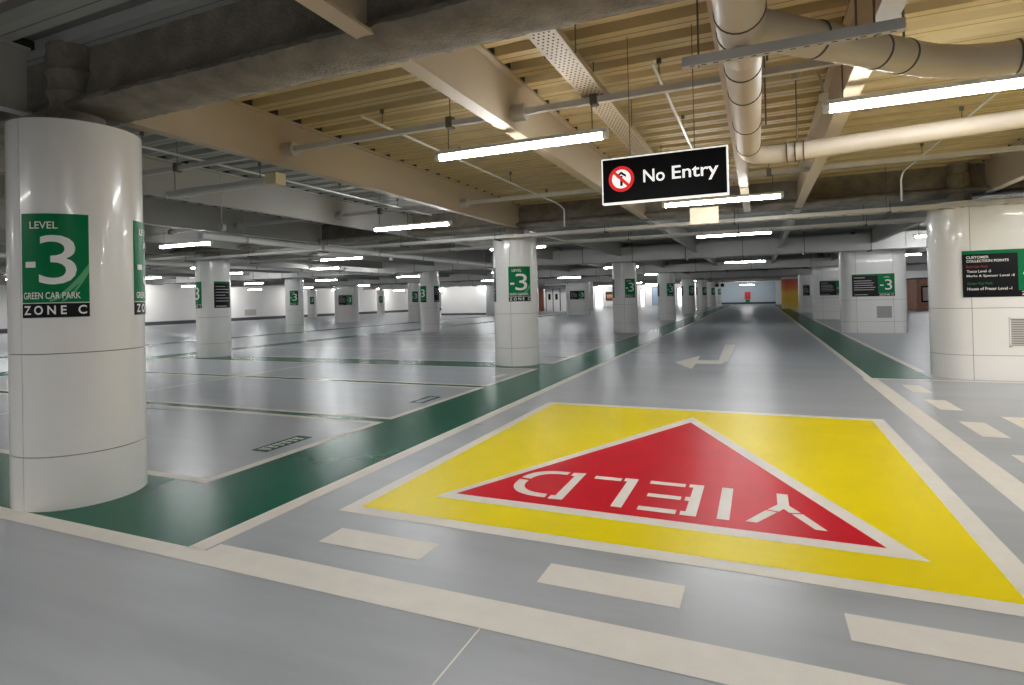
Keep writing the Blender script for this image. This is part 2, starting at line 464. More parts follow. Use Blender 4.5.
# flat pillar sign ------------------------------------------------------------------
def flat_sign(x0, x1, y, z0, z1, gx, detail, label, group=None, full=True):
    """black directory panel with green header; green level block from gx to x1; faces -y"""
    root = empty('directory_sign', (x0, y, 0), label, 'sign', group)
    L = (x0, y, 0)
    H = z1 - z0
    MB().box(x0, gx, y - .012, y, z0, z1).build('black_panel', M['signblack'], root, L)
    MB().box(x0, x1, y - .016, y - .0121, z1 - .075 * H, z1).build('green_header', M['signgreen'], root, L)
    f = lambda off: (lambda u, v: (u, y - off, v))
    T = f(0.019)
    if gx < x1:
        MB().box(gx, x1, y - .0125, y, z0 + .14 * H, z1).build('green_panel', M['signgreen'], root, L)
        MB().box(gx, x1, y - .0125, y, z0, z0 + .135 * H).build('zone_strip', M['signblack'], root, L)
        w = x1 - gx; mb = MB()
        text_into(mb, '3', T, gx + w * .42, gx + w * .84, z0 + H * .28, z0 + H * .74)
        mb.box(gx + w * .12, gx + w * .34, y - .019, y - .0125, z0 + H * .46, z0 + H * .51)
        mb.build('level_number', M['white'], root, L)
        mb = MB(); text_into(mb, 'ZONE C', T, gx + w * .06, gx + w * .94, z0 + H * .03, z0 + H * .11, .02)
        mb.build('zone_lettering', M['white'], root, L)
        if detail > 0:
            mb = MB(); text_into(mb, 'LEVEL', T, gx + w * .36, gx + w * .70, z0 + H * .82, z0 + H * .87, .01)
            mb.build('level_heading', M['white'], root, L)
    bw = gx - x0
    if detail >= 2:
        W = 1.02
        def ln(s, name, m, u0, u1, c, h, b=0.01):
            mb = MB(); text_into(mb, s, T, x0 + u0, x0 + u1, z1 - c * H - h / 2, z1 - c * H + h / 2, b); mb.build(name, M[m], root, L)
        ln('CUSTOMER', 'heading_lettering', 'white', .055, .375, .145, .045, .02)
        ln('COLLECTION POINTS', 'heading_lettering', 'white', .055, .645, .225, .045, .02)
        ln('Red Car Park', 'red_lettering', 'textred', .055, .36, .345, .042, .01)
        ln('Tesco Level -5', 'shop_lettering', 'white', .06, .40, .445, .046)
        ln('Marks & Spencer Level -5', 'shop_lettering', 'white', .055, .72, .55, .05)
        ln('Green Car Park', 'green_lettering', 'textgreen', .06, .42, .705, .042, .01)
        ln('House of Fraser Level -1', 'shop_lettering', 'white', .06, .68, .82, .05)
    else:
        mb = MB()
        for k, (q, m) in enumerate(((.16, .5), (.30, .75), (.40, .85), (.50, .8), (.60, .9), (.70, .85), (.92, .6))):
            v = z1 - H * q
            mb.box(x0 + bw * .07, x0 + bw * m, y - .0145, y - .012, v - .012, v + .012)
        mb.build('lettering_lines', M['grille'], root, L)
    return root

def vent(x, y, z, w=0.5, h=0.47, label=''):
    root = empty('wall_vent', (x, y, 0), label, 'vent'); L = (x, y, 0)
    mb = MB()
    mb.box(x, x + w, y - .01, y, z, z + .02); mb.box(x, x + w, y - .01, y, z + h - .02, z + h)
    mb.box(x, x + .02, y - .01, y, z, z + h); mb.box(x + w - .02, x + w, y - .01, y, z, z + h)
    mb.build('frame', M['clad'], root, L)
    MB().box(x + .02, x + w - .02, y - .003, y, z + .02, z + h - .02).build('backing', M['core'], root, L)
    mb = MB(); n = 11
    for k in range(n):
        zz = z + .03 + (h - .06) * k / n
        mb.box(x + .02, x + w - .02, y - .009, y - .003, zz, zz + (h - .06) / n * .55)
    mb.build('louvres', M['grille'], root, L)
    return root

col0 = make_column()
COLS = []
def place_column(x, y, label, group=None):
    c = col0 if not COLS else dup(col0)
    c.location = (x, y, 0); c['label'] = label; c.scale = (1, 1, 1)
    if group: c['group'] = group
    COLS.append(c); return c
place_column(-5.475, 3.12, 'large white round column in the left foreground, nearest the camera', 'white round columns')
COLS[0].scale = (.96, .96, 1)
for k in range(7):
    yy = 12.98 + 12.55 * k
    lab = ['white round column in the middle of the view beside the green walkway, left of the turn arrow',
           'white round column second back along the green walkway, right behind the middle one',
           'white round column third back along the left edge of the lane',
           'white round column fourth back along the left edge of the lane',
           'white round column fifth back along the left edge of the lane',
           'white round column sixth back along the left edge of the lane',
           'farthest white round column on the left edge of the lane, next to the end wall'][k]
    place_column(-5.5, yy + .04, lab, 'white round columns').scale = (1.085, 1.085, 1)
place_column(-16.0, 13.04, 'white round column at the left with green edge sign and black panel, among the bays', 'white round columns')
place_column(-24.6, 25.4, 'white round column in the left distance with one small green sign facing us', 'white round columns')
place_column(-15.6, 25.5, 'white round column in the left distance with green sign and black panel side by side', 'white round columns')
place_column(-24.7, 38.1, 'white round column half hidden left of the one with green sign and black panel', 'white round columns')
place_column(-46.2, 63.1, 'thin distant white round column near the left wall, right of the wide pillar', 'white round columns')
place_column(-46.4, 50.6, 'thin distant white round column near the left wall, left of the wide pillar', 'white round columns')

def sgn(x, y, a, green, detail, label, half=26.7, z0=1.54, z1=2.37, r=0.5):
    return curved_sign('column_sign', (x, y), r, a, half, z0, z1, green, detail, label)
sgn(-5.475, 3.12, -50, True, 2, 'green LEVEL -3 sign facing us on the large foreground column', 28, r=.48)
sgn(-5.475, 3.12, 51, True, 2, 'green LEVEL -3 sign wrapping the right edge of the foreground column', 28, r=.48)
sgn(-5.5, 13.02, -56, True, 2, 'green LEVEL -3 sign on the middle round column beside the green walkway', 29, r=.5425)
sgn(-5.5, 13.02, -155, False, 1, 'black directory sign seen edge-on at the left of the middle round column', r=.5425)
for k in range(1, 7):
    w = ORD[k]
    sgn(-5.5, 13.02 + 12.55 * k, -50, True, 1 if k < 3 else 0, 'small green level sign on the %s column back along the walkway' % w, r=.5425)
    if k < 5:
        sgn(-5.5, 13.02 + 12.55 * k, -160, False, 0, 'black sign seen edge-on at the left of the %s column back' % w, r=.5425)
sgn(-16.0, 13.04, -106, True, 1, 'green level sign on the left edge of the column among the bays')
sgn(-16.0, 13.04, -4, False, 1, 'black directory sign on the right of the column among the bays', 33)
sgn(-24.6, 25.4, -48, True, 1, 'small green level sign on the left distant round column')
sgn(-15.6, 25.5, -105, True, 0, 'small green level sign at the left edge of the distant two-sign column')
sgn(-15.6, 25.5, -2, False, 0, 'small black sign at the right of the distant two-sign column', 31)
sgn(-24.7, 38.1, -50, True, 0, 'small green sign on the half hidden column at left distance')
sgn(-46.2, 63.1, -50, True, 0, 'tiny green sign on the thin column right of the wide distant pillar')
sgn(-46.4, 50.6, -50, True, 0, 'tiny green sign on the thin column left of the wide distant pillar')

pil0 = make_pillar(); PILS = []
def place_pillar(x, y, label):
    c = pil0 if not PILS else dup(pil0)
    c.location = (x, y, 0); c['label'] = label; c['group'] = 'wide white pillars'
    PILS.append(c); return c
PY = [12.85, 25.6, 38.1, 50.6, 62.8]
place_pillar(2.91, PY[0], 'wide white rounded pillar at the right edge with the customer collection sign')
place_pillar(2.9, PY[1], 'wide white rounded pillar right of the lane with a black and green -3 sign and vent')
place_pillar(2.9, PY[2], 'wide white pillar half hidden behind the one with the -3 sign and vent')
place_pillar(2.9, PY[3], 'distant white pillar with a small black sign beside the orange one')
place_pillar(-32.4, 38.1, 'distant wide white pillar at the left with a black and green sign')
place_pillar(-16.3, 50.6, 'distant wide white pillar in the middle with a black and green sign')
flat_sign(3.29, 4.62, 12.35, 1.44, 2.25, 4.06, 2, 'black CUSTOMER COLLECTION POINTS sign on the nearest right pillar')
flat_sign(3.27, 4.64, 25.1, 1.38, 2.22, 4.11, 1, 'black directory sign with green -3 block on the second right pillar')
flat_sign(3.27, 4.50, 37.6, 1.38, 2.22, 4.1, 0, 'black and green directory sign on the third pillar right of the lane')
flat_sign(3.2, 3.66, 50.1, 1.32, 2.15, 3.66, 0, 'small black sign on the fourth pillar, right beside the orange pillar')
flat_sign(-31.7, -30.33, 37.6, 1.42, 2.25, -30.9, 0, 'black and green sign on the wide pillar at the left distance')
flat_sign(-15.8, -14.43, 50.1, 1.42, 2.22, -15.0, 0, 'black and green sign on the wide pillar in the middle distance')
vent(3.92, 12.35, 0.58, 0.55, 0.5, 'louvred vent low on the nearest right pillar, cut by the picture edge')
vent(4.03, 25.1, 0.55, 0.52, 0.47, 'louvred vent low on the second right pillar below its -3 sign')
MB().box(-31.2, -30.7, 37.58, 37.6, .6, 1.05).build('wall_vent', M['pink'], None, (-31.2, 37.6, .6))
tag(bpy.data.objects['wall_vent.002'] if 'wall_vent.002' in bpy.data.objects else bpy.data.objects['wall_vent'], 'small pinkish vent low on the wide pillar at left distance', 'vent')

# ------------------------------------------------------------------ floor paint
def strip(poly_list, name, m, z, label, cat='floor marking', group=None, loc=None):
    mb = MB()
    for p_ in poly_list:
        mb.flat(p_, z)
    l = loc or (poly_list[0][0][0], poly_list[0][0][1], 0)
    return tag(mb.build(name, M[m], None, l), label, cat, group)
def rc(x0, x1, y0, y1): return [(x0, y0), (x1, y0), (x1, y1), (x0, y1)]
G = 'painted_line'
# green walkway left, right and row strip
strip([rc(-4.63, -3.53, 2.64, 88)], 'green_walkway', 'green', .0012, 'glossy green painted walkway running beside the lane past the left columns', 'walkway')
strip([rc(-30, -4.63, 2.64, 3.68)], 'green_walkway', 'green', .0012, 'green painted strip under the foreground column at the left edge', 'walkway')
strip([rc(1.84, 2.8, 12.2, 86)], 'green_walkway', 'green', .0012, 'green painted walkway on the right of the lane beside the wide pillars', 'walkway')
strip([rc(-17.0, -4.63, 12.2, 13.2)], 'green_walkway', 'green', .0012, 'green painted strip crossing the bays at the middle column', 'walkway')
strip([rc(-18.3, -17.2, 3.7, 60)], 'green_walkway', 'green', .0012, 'distant green strip along the far side of the left bays', 'walkway')
strip([rc(-24.6, -23.5, 3.7, 60)], 'green_walkway', 'green', .0012, 'farthest green strip beyond the second aisle on the left', 'walkway')
for nm, y0, y1, lab in (('a', 6.34, 6.5, 'thin green gap between the first and second bay on the left'), ('b', 9.38, 9.54, 'thin green gap between the second and third bay on the left')):
    strip([rc(-17.0, -4.63, y0, y1)], 'green_gap', 'green', .0012, lab, 'floor marking')
# cream lines
strip([rc(-30, -3.36, 2.5, 2.65), rc(-3.36, 1.95, 2.5, 2.76)], 'give_way_line', 'cream', .002, 'long thick cream line crossing the foreground floor', 'line')
strip([rc(-3.53, -3.38, 2.64, 88)], 'lane_edge_line', 'cream', .002, 'long cream line along the left edge of the lane beside the green walkway', 'line')
strip([[(1.69, 2.5), (1.94, 2.5), (1.93, 12.1), (1.70, 12.1)], rc(1.74, 1.86, 12.1, 86)], 'lane_edge_line', 'cream', .002, 'long cream line along the right edge of the lane', 'line')
strip([rc(1.7, 9, 12.08, 12.2)], 'bay_line', 'cream', .0018, 'thin cream line at the foot of the nearest right pillar', 'line')
strip([rc(2.8, 2.93, 13.35, 24.9)], 'bay_line', 'cream', .0018, 'cream bay line right of the right-hand green walkway', 'line')
strip([rc(2.8, 2.93, 26.2, 37.3)], 'bay_line', 'cream', .0018, 'distant cream bay line right of the walkway behind the second pillar', 'line')
bays = [(3.66, 6.33, 'first'), (6.51, 9.37, 'second'), (9.55, 12.18, 'third'), (13.3, 16.1, 'fourth'), (16.3, 19.1, 'fifth'), (19.3, 22.1, 'sixth'), (22.3, 24.9, 'seventh')]
for y0, y1, w in bays:
    strip([rc(-17.1, -4.74, y0, y0 + .1), rc(-17.1, -4.74, y1 - .1, y1), rc(-4.74, -4.63, y0, y1), rc(-10.9, -10.8, y0 + .1, y1 - .1), rc(-17.2, -17.1, y0, y1)],
          'bay_outline', 'cream', .0018, 'cream outline of the %s parking bay from the camera left of the walkway' % w, 'parking bay')
strip([rc(-18.4, -18.3, 3.7, 60)], 'bay_line', 'cream', .0018, 'far cream line edging the second aisle on the left', 'line')
strip([rc(-23.5, -23.4, 3.7, 60)], 'bay_line', 'cream', .0018, 'farthest cream line beyond the second aisle on the left', 'line')
# dashes
for x0, x1, w in ((-2.76, -1.97, 'leftmost of the three cream dashes in the foreground'), (-1.19, -0.41, 'middle of the three cream dashes in front of the yellow panel'), (0.35, 1.14, 'rightmost of the three cream foreground dashes, at bottom right')):
    strip([rc(x0, x1, 3.02, 3.265)], 'dash_mark', 'cream', .002, w, 'dash', 'give way dashes')
for y0, w in ((10.65, 'farthest small cream dash at the right, near the right pillar foot'), (9.2, 'second farthest small cream dash right of the lane line'), (7.65, 'third cream dash right of the lane line, beside the yellow panel'), (6.1, 'nearest cream dash at the right picture edge')):
    strip([rc(2.17, 2.42, y0, y0 + .8)], 'dash_mark', 'cream', .002, w, 'dash', 'give way dashes')
# second yellow box
r2 = empty('yellow_floor_panel', (2.71, 8.9, 0), 'corner of a second yellow painted panel at the right picture edge', 'floor marking')
L = (2.71, 8.9, 0)
MB().flat(rc(2.71, 7.1, 4.2, 8.9), .0015).build('cream_border', M['cream'], r2, L)
MB().flat(rc(2.85, 6.96, 4.33, 8.76), .0025).build('yellow_field', M['yellow'], r2, L)
# yield marking
yr = empty('yield_marking', (-0.8, 5.9, 0), 'large yellow panel painted on the lane with red YIELD triangle', 'road marking')
L = (-0.8, 5.9, 0)
MB().flat([(-3.02, 3.53), (1.36, 3.53), (1.38, 8.33), (-3.0, 8.33)], .002).build('cream_border', M['cream'], yr, L)
MB().flat([(-2.9, 3.655), (1.21, 3.665), (1.245, 8.2), (-2.89, 8.2)], .003).build('yellow_field', M['yellow'], yr, L)
MB().flat([(-2.47, 4.05), (0.89, 4.045), (-0.83, 7.79)], .004).build('triangle_border', M['cream'], yr, L, label='cream outline of the triangle')
MB().flat([(-2.34, 4.165), (0.69, 4.17), (-0.82, 7.46)], .005).build('red_triangle', M['red'], yr, L)
def letter(polys, ch):
    mb = MB()
    for p_ in polys: mb.flat(p_, .006)
    mb.build('letter', M['cream'], yr, L, label='cream stencil letter %s' % ch)
letter([[(.09, 5.01), (.17, 5.01), (.17, 4.75), (.24, 4.62), (.165, 4.60), (.13, 4.67), (.095, 4.60), (.02, 4.62), (.09, 4.75)],
        [(.252, 4.60), (.178, 4.58), (.31, 4.33), (.385, 4.33)], [(.008, 4.60), (.082, 4.58), (-.05, 4.33), (-.125, 4.33)]], 'Y')
letter([rc(-.315, -.23, 4.31, 5.02)], 'I')
letter([[(-.57, 4.30), (-.455, 4.30), (-.455, 5.02), (-.57, 5.02), (-.57, 4.94), (-.535, 4.94), (-.535, 4.70), (-.57, 4.70), (-.57, 4.61), (-.535, 4.61), (-.535, 4.38), (-.57, 4.38)],
        rc(-.88, -.60, 4.30, 4.385), rc(-.86, -.60, 4.61, 4.69), rc(-.89, -.60, 4.93, 5.01)], 'E')
letter([[(-1.08, 4.30), (-.995, 4.30), (-.995, 5.01), (-1.11, 5.01), (-1.11, 4.92), (-1.08, 4.92)], rc(-1.37, -1.135, 4.91, 4.99)], 'L')
def bowl(t0, t1, n=10):
    o = []; i_ = []
    for k in range(n + 1):
        a = R(t0 + (t1 - t0) * k / n)
        def sup(rx, ry): 
            c, s_ = math.cos(a), math.sin(a)
            return (-1.64 + rx * math.copysign(abs(c) ** .8, c), 4.665 + ry * math.copysign(abs(s_) ** .8, s_))
        o.append(sup(.345, .35)); i_.append(sup(.255, .265))
    return o + i_[::-1]
letter([[(-1.585, 4.30), (-1.47, 4.31), (-1.47, 5.03), (-1.585, 5.01), (-1.585, 4.92), (-1.55, 4.92), (-1.55, 4.39), (-1.585, 4.39)], bowl(88, 172), bowl(178, 272)], 'D')
# turn arrow
strip([[(-1.88, 14.05), (-1.44, 15.7), (-1.40, 14.62), (-0.92, 14.66), (-1.02, 19.33), (-0.70, 19.36), (-0.70, 14.6), (-0.83, 13.92), (-1.38, 13.86), (-1.37, 12.9)]],
      'turn_arrow', 'cream', .002, 'cream painted arrow turning left on the lane beyond the yellow panel', 'arrow')
# stencils
def stencil(x0, x1, y0, y1, kind, label):
    root = empty('bay_stencil', (x0, y0, 0), label, 'floor marking'); L_ = (x0, y0, 0)
    if kind < 2:
        MB().flat(rc(x0, x1, y0, y1), .002).build('green_panel', M['green'], root, L_)
    mb = MB()
    if kind == 0:
        n = 6; h = (y1 - y0 - .12) / n
        for k in range(n):
            a = y0 + .06 + k * h; b = a + h * .78; xm = x0 + .045; xn = x1 - .045; t = .03
            mb.flat([(xm, a), (xm, a + t), (xn - .03, a + t), (xn - .03, b - t), (xm, b - t), (xm, b), (xn, b - .02), (xn, a + .02)], .003)
            if k % 2: mb.flat([(xm + .04, a + t), (xm + .06, a + t), (xm + .06, b - t), (xm + .04, b - t)], .003)
        mb.build('stencil_characters', M['cream'], root, L_)
    elif kind == 1:
        mb.flat(rc(x0 + .07, x1 - .05, y0 + .06, y1 - .06), .003); mb.build('grey_centre', M['floor'], root, L_)
    return root
stencil(-5.19, -4.95, 4.66, 5.37, 0, 'green bay stencil with worn pale characters in the first bay')
stencil(-5.13, -4.88, 7.67, 8.29, 1, 'green outlined stencil rectangle in the second bay')
strip([rc(-5.1, -4.92, 10.64, 11.2)], 'bay_stencil', 'cream', .0016, 'faint pale stencil patch in the third bay', 'floor marking')
struct(MB().flat(rc(-1.292, -1.283, 0, 2.5), .0008).build('trim_1', M['cream']))

# ------------------------------------------------------------------ lights
def make_light(lit=True):
    root = empty('fluorescent_light', (0, 0, 0), '', 'ceiling light'); L2 = 0.93
    mb = MB()
    mb.prism([(-.04, 0.045), (.04, 0.045), (.034, 0.085), (-.034, 0.085)], -L2, L2)   # section in (y,z) -> remap
    mb.v = [(z, x, y) for x, y, z in mb.v]
    mb.build('housing', M['housing'], root)
    mb = MB(); n = 12
    pr = [(.04 * math.cos(R(140 + 260 * k / n)), .025 + .04 * math.sin(R(140 + 260 * k / n))) for k in range(n + 1)]
    mb.prism(pr, -L2 + .05, L2 - .05); mb.v = [(z, x, y) for x, y, z in mb.v]
    mb.build('diffuser', M['tube' if lit else 'offtube'], root)
    for s in (-1, 1):
        mb = MB(); mb.prism([(a * 1.06, .025 + (b - .025) * 1.06) for a, b in pr], *sorted((s * (L2 - .05), s * L2))); mb.v = [(z, x, y) for x, y, z in mb.v]
        mb.build('end_cap', M['endcap'], root)
        mb = MB().tube([(s * .78, 0, .07), (s * .78, 0, .40)], .006, 6)
        mb.build('hanger', M['rod'], root)
    return root
lit0 = make_light(True); off0 = make_light(False); used = {True: 0, False: 0}
GL = 'fluorescent battens under the ceiling'
def light(x, y, z, label, lit=True):
    src = lit0 if lit else off0
    c = src if used[lit] == 0 else dup(src)
    used[lit] += 1
    c.location = (x, y, z); c['label'] = label; c['group'] = GL
    return c
ZL = 3.1
light(-2.19, 5.30, ZL, 'bright fluorescent batten left of the No Entry sign')
light(1.46, 5.42, ZL, 'bright long fluorescent batten at the top right below the drain pipe')
light(-6.49, 5.36, ZL, 'unlit grey batten under the ceiling right of the foreground column', False)
MB().box(.94, 1.12, -.08, .08, -.02, .12).build('junction_box', M['yellowbox'], off0, label='yellowed junction box at the right end')
light(-0.53, 9.93, ZL, 'fluorescent batten directly below the No Entry sign')
light(-6.47, 9.92, ZL, 'fluorescent batten up and left of the middle column')
light(-12.93, 9.78, ZL, 'fluorescent batten just right of the foreground column, above the column among the bays')
xs = [-45.2, -38.8, -32.4, -26.0, -19.6, -13.1, -6.55, -0.56, 5.6, 11.8]
names = ['seventh left of the lane', 'sixth left of the lane', 'fifth left of the lane', 'fourth left of the lane', 'third left of the lane', 'second left of the lane', 'first left of the lane', 'over the lane', 'first right of the lane', 'second right of the lane']
for ri, yy in enumerate((15.75, 22.3, 29.7, 41.5, 53.5, 66.0, 78.5)):
    for x, nm in zip(xs, names):
        if yy > 35 and x == -0.56: continue
        if yy in (22.3,) and x in (-0.56, -6.55, -13.1): continue
        if x < -35 and yy < 25: continue
        light(x, yy, ZL if yy != 22.3 else 3.3, 'fluorescent batten in the %s row from the camera, %s' % (ORD[ri + 2], nm))
light(-1.4, 84, 2.75, 'small fluorescent batten glowing before the pale blue end wall')
# lamps behind the photographer and over the hidden bays (added fill light, unseen)
def area(x, y, z, sx, sy, pw, col=(1, .975, .94)):
    l = bpy.data.lights.new('added_lamp', 'AREA'); l.shape = 'RECTANGLE'; l.size = sx; l.size_y = sy; l.energy = pw; l.color = col
    o = bpy.data.objects.new('added_lamp', l); COL.objects.link(o); o.location = (x, y, z); return o
for x in (-14, -7.5, -1.5, 4.5, 10.5):
    for y_ in (-0.6, -6.5):
        area(x, y_, 3.1, 1.8, .1, 38)
for x, y_ in ((5.6, 9.9), (11.8, 9.9), (7, 5.4), (12, 5.4), (-19.2, 9.9), (-25.5, 9.9), (-25, 3), (-32, 9.9), (-45, 15.75), (-38.8, 22.3), (-38.8, 15.75), (-45.2, 22.3)):
    area(x, y_, 3.1, 1.8, .1, 75)
for y_ in (33, 42, 51, 60, 69, 78):       # added lamps that brighten the far left wall
    o_ = area(-47.6, y_, 3.3, 1.8, .3, 65); o_.rotation_euler = (0, R(60), 0)
for x_ in (-40, -32, -24, -16, -9):       # more added lamps, brightening the end wall
    o_ = area(x_, 90.2, 3.3, 1.8, .3, 50); o_.rotation_euler = (R(60), 0, 0)
o_ = area(-1.6, 88.0, 3.3, 3, .3, 55); o_.rotation_euler = (R(60), 0, 0)  # added lamp to brighten the pale blue end panel
o_ = area(-29, 51.2, 3.4, 5, .3, 45); o_.rotation_euler = (R(60), 0, 0)  # added lamp to brighten the white core wall
o_ = area(-22, 62.5, 3.4, 3, .3, 35); o_.rotation_euler = (R(60), 0, 0)  # added lamp to brighten the lobby wall
# ------------------------------------------------------------------ trunking, trays, pipes
def trunking(y, x0, x1, z, label, sleeves, drops):
    root = empty('cable_trunking', ((x0 + x1) / 2, y, z), label, 'trunking'); L_ = ((x0 + x1) / 2, y, z)
    mb = MB(); t = .004; h = .03; w = .03
    mb.box(x0, x1, y - w, y + w, z - h, z + h)
    mb.build('channel', M['galv'], root, L_)
    for sx in sleeves:
        MB().tube([(sx - .02, y, z), (sx + .14, y, z)], .085, 16).build('sleeve', M['duct'], root, L_, True)
    for dx in drops:
        mb = MB(); mb.box(dx - .035, dx + .035, y - .045, y + .045, z - .05, z + .07)
        mb.tube([(dx, y, z), (dx, y, ZD)], .006, 6)
        mb.build('bracket', M['rod'], root, L_)
    return root
trunking(5.4, -5.45, 0.72, 3.5, 'grey trunking under the deck carrying the nearest batten', (-5.31, -2.26), (-3.0, -1.41))
trunking(5.4, -12.0, -5.6, 3.5, 'grey trunking above the unlit batten', (-8.36,), (-7.27, -5.71))
trunking(9.95, -22, 6.0, 3.5, 'grey trunking across the ceiling in the second light row', (-5.31, -8.36, -11.4), (-13.7, -12.2, -7.25, -5.7, -1.3, 0.2))
def long_tray(y, z, x0, x1, label):
    root = empty('cable_tray', (-5, y, z), label, 'cable tray'); L_ = (-5, y, z)
    mb = MB(); mb.box(x0, x1, y - .15, y - .138, z, z + .07); mb.box(x0, x1, y + .138, y + .15, z, z + .07)
    x = x0
    while x < x1:
        mb.box(x, x + .03, y - .14, y + .14, z, z + .012); x += .3
    mb.build('ladder', M['galv'], root, L_)
    for k in range(4): MB().tube([(x0, y - .09 + .05 * k, z + .03), (x1, y - .09 + .05 * k, z + .03)], .018, 8).build('cable', M['pipe'], root, L_)
    x = x0 + 1
    while x < x1:
        mb = MB(); mb.tube([(x, y - .16, z - .01), (x, y - .16, 3.3)], .007, 6); mb.tube([(x, y + .16, z - .01), (x, y + .16, ZD)], .007, 6)
        mb.box(x - .02, x + .02, y - .18, y + .18, z - .03, z)
        mb.build('hanger', M['rod'], root, L_); x += 2.6
    return root
long_tray(12.25, 3.01, -30, 8, 'long cable tray crossing in front of the girder at the middle column')
long_tray(14.7, 3.05, -30, 8, 'second long cable tray crossing just behind the middle column')
# rectangular duct along the second row
def duct(y0, y1, z0, z1, x0, x1, pitch, label):
    root = empty('ventilation_duct', ((x0 + x1) / 2, y0, z0), label, 'duct'); L_ = ((x0 + x1) / 2, y0, z0)
    MB().box(x0, x1, y0, y1, z0, z1).build('duct_body', M['duct'], root, L_)
    x = x0 + pitch
    while x < x1:
        MB().box(x - .03, x + .03, y0 - .025, y1 + .025, z0 - .025, z1 + .02).build('joint_flange', M['galv'], root, L_); x += pitch
    x = x0 + pitch * .5
    while x < x1:
        mb = MB(); mb.tube([(x, y0 - .04, z0 - .02), (x, y0 - .04, ZD)], .012, 6)
        mb.box(x - .03, x + .03, y0 - .05, y1 + .05, z0 - .05, z0 - .01); mb.build('hanger', M['rod'], root, L_); x += pitch
duct(24.1, 24.75, 3.08, 3.66, -36, 14, 2.15, 'long rectangular ventilation duct crossing the hall above the second column row')
duct(36.3, 37.0, 3.03, 3.5, -36, 14, 3.1, 'rectangular duct crossing the hall above the third column row')
duct(49.0, 49.7, 2.95, 3.4, -36, 14, 3.1, 'farther rectangular duct crossing the hall above the fourth column row')
# pale pipes running with the lane over the bays
def longpipe(x, y0, y1, z, r, label, stepy=2.2):
    root = empty('service_pipe', (x, y0, z), label, 'pipe'); L_ = (x, y0, z)
    MB().tube([(x, y0, z), (x, y1, z)], r, 14).build('pipe', M['brightpipe'], root, L_, True)
    y_ = y0 + 1
    while y_ < y1:
        mb = MB(); mb.tube([(x, y_, z + r), (x, y_, ZD)], .007, 6); mb.tube([(x, y_ - .03, z), (x, y_ + .03, z)], r + .012, 14); y_ += stepy
        mb.build('hanger', M['galv'], root, L_, True)
    MB().tube([(x, y0 + 6.0, z - .15), (x, y0 + 6.0, z - .10), (x, y0 + 6.0, z - r)], [.05, .05, .02], 12).build('end_nozzle', M['endcap'], root, L_, True)
    return root
longpipe(-9.5, 7.5, 24, 2.92, .065, 'pale pipe running away over the bays left of the middle column')
longpipe(-16.4, 7.5, 23, 2.92, .065, 'pale pipe running away above the column among the bays')
# perforated tray
pt = empty('perforated_tray', (-1.42, 8, 3.55), 'cream perforated cable tray hanging under the deck left of the sign', 'cable tray'); L = (-1.42, 8, 3.55)
mb = MB(); mb.box(-1.53, -1.31, 3.5, 12.85, 3.55, 3.556); mb.box(-1.535, -1.528, 3.5, 12.85, 3.55, 3.61); mb.box(-1.312, -1.305, 3.5, 12.85, 3.55, 3.61)
mb.cur = 1; y = 3.6
k = 0
while y < 9:
    for j in range(5):
        xx = -1.50 + .04 * j + (.02 if k % 2 else 0)
        if xx < -1.32: mb.box(xx - .007, xx + .007, y, y + .022, 3.5494, 3.5505)
    y += .05; k += 1
mb.build('tray', [M['beam'], M['slot']], pt, L)
for y_ in (4.4, 6.6, 8.8, 11): 
    for x_ in (-1.55, -1.29): MB().tube([(x_, y_, 3.55), (x_, y_, ZD)], .006, 6).build('hanger', M['rod'], pt, L)
# sprinkler lines
def sprinkler(x, y0, y1, z, label, drop=None):
    root = empty('sprinkler_pipe', (x, y0, z), label, 'pipe'); L_ = (x, y0, z)
    pts = [(x, y0, z), (x, y1, z)]
    if drop: pts += [(x + drop[0] * .5, y1 + .15, z - .04), (x + drop[0], y1 + .25, z - .12), (x + drop[0], y1 + .25, z - drop[1])]
    MB().tube(pts, .017, 10).build('pipe', M['clad'], root, L_, True)
    y_ = y0 + .4
    while y_ < y1:
        mb = MB().tube([(x, y_, z), (x, y_, ZD)], .006, 6); mb.tube([(x, y_, ZD - .05), (x, y_, ZD)], .025, 8)
        mb.build('hanger', M['rod'], root, L_); y_ += 1.9
    return root
sprinkler(-4.02, 5.2, 11.9, 3.68, 'thin white sprinkler pipe above the batten left of the sign', (.1, .5))
sprinkler(-0.82, 5.2, 11.5, 3.68, 'thin white sprinkler pipe above the No Entry sign')
sprinkler(-7.25, 4.5, 12, 3.68, 'thin white sprinkler pipe above the unlit batten')
sprinkler(2.39, 6.5, 11.9, 3.68, 'thin white sprinkler pipe above the nearest right pillar', (0, .5))
# drain pipes
dr = empty('drain_pipe', (-0.03, 5, 3.12), 'thick cream drain pipes with elbows and branch at the top right', 'pipe'); L = (-0.03, 5, 3.12)
def bend(p0, p1, p2, n=8):
    a, b, c = map(Vector, (p0, p1, p2))
    return [tuple(a * (1 - t) ** 2 + b * 2 * t * (1 - t) + c * t * t) for t in [i / n for i in range(n + 1)]]
Z1 = 3.10
MB().tube([(-.055, .2, Z1), (-.055, 3.62, Z1), (-.055, 3.78, Z1), (-.055, 3.86, Z1)], [.128, .128, .124, .11], 24).build('main_pipe', M['pipe'], dr, L, True)
MB().tube([(-.055, 3.8, Z1)] + [(-.055, 6.3, Z1)] + bend((-.055, 6.5, Z1), (-.055, 6.83, Z1), (.26, 6.83, Z1)) + [(2.2, 6.62, Z1 + .03), (5.0, 6.5, Z1 + .06)], [.114] * 2 + [.105] + [.095] * 8 + [.085, .075], 20).build('straight_pipe', M['pipe'], dr, L, True)
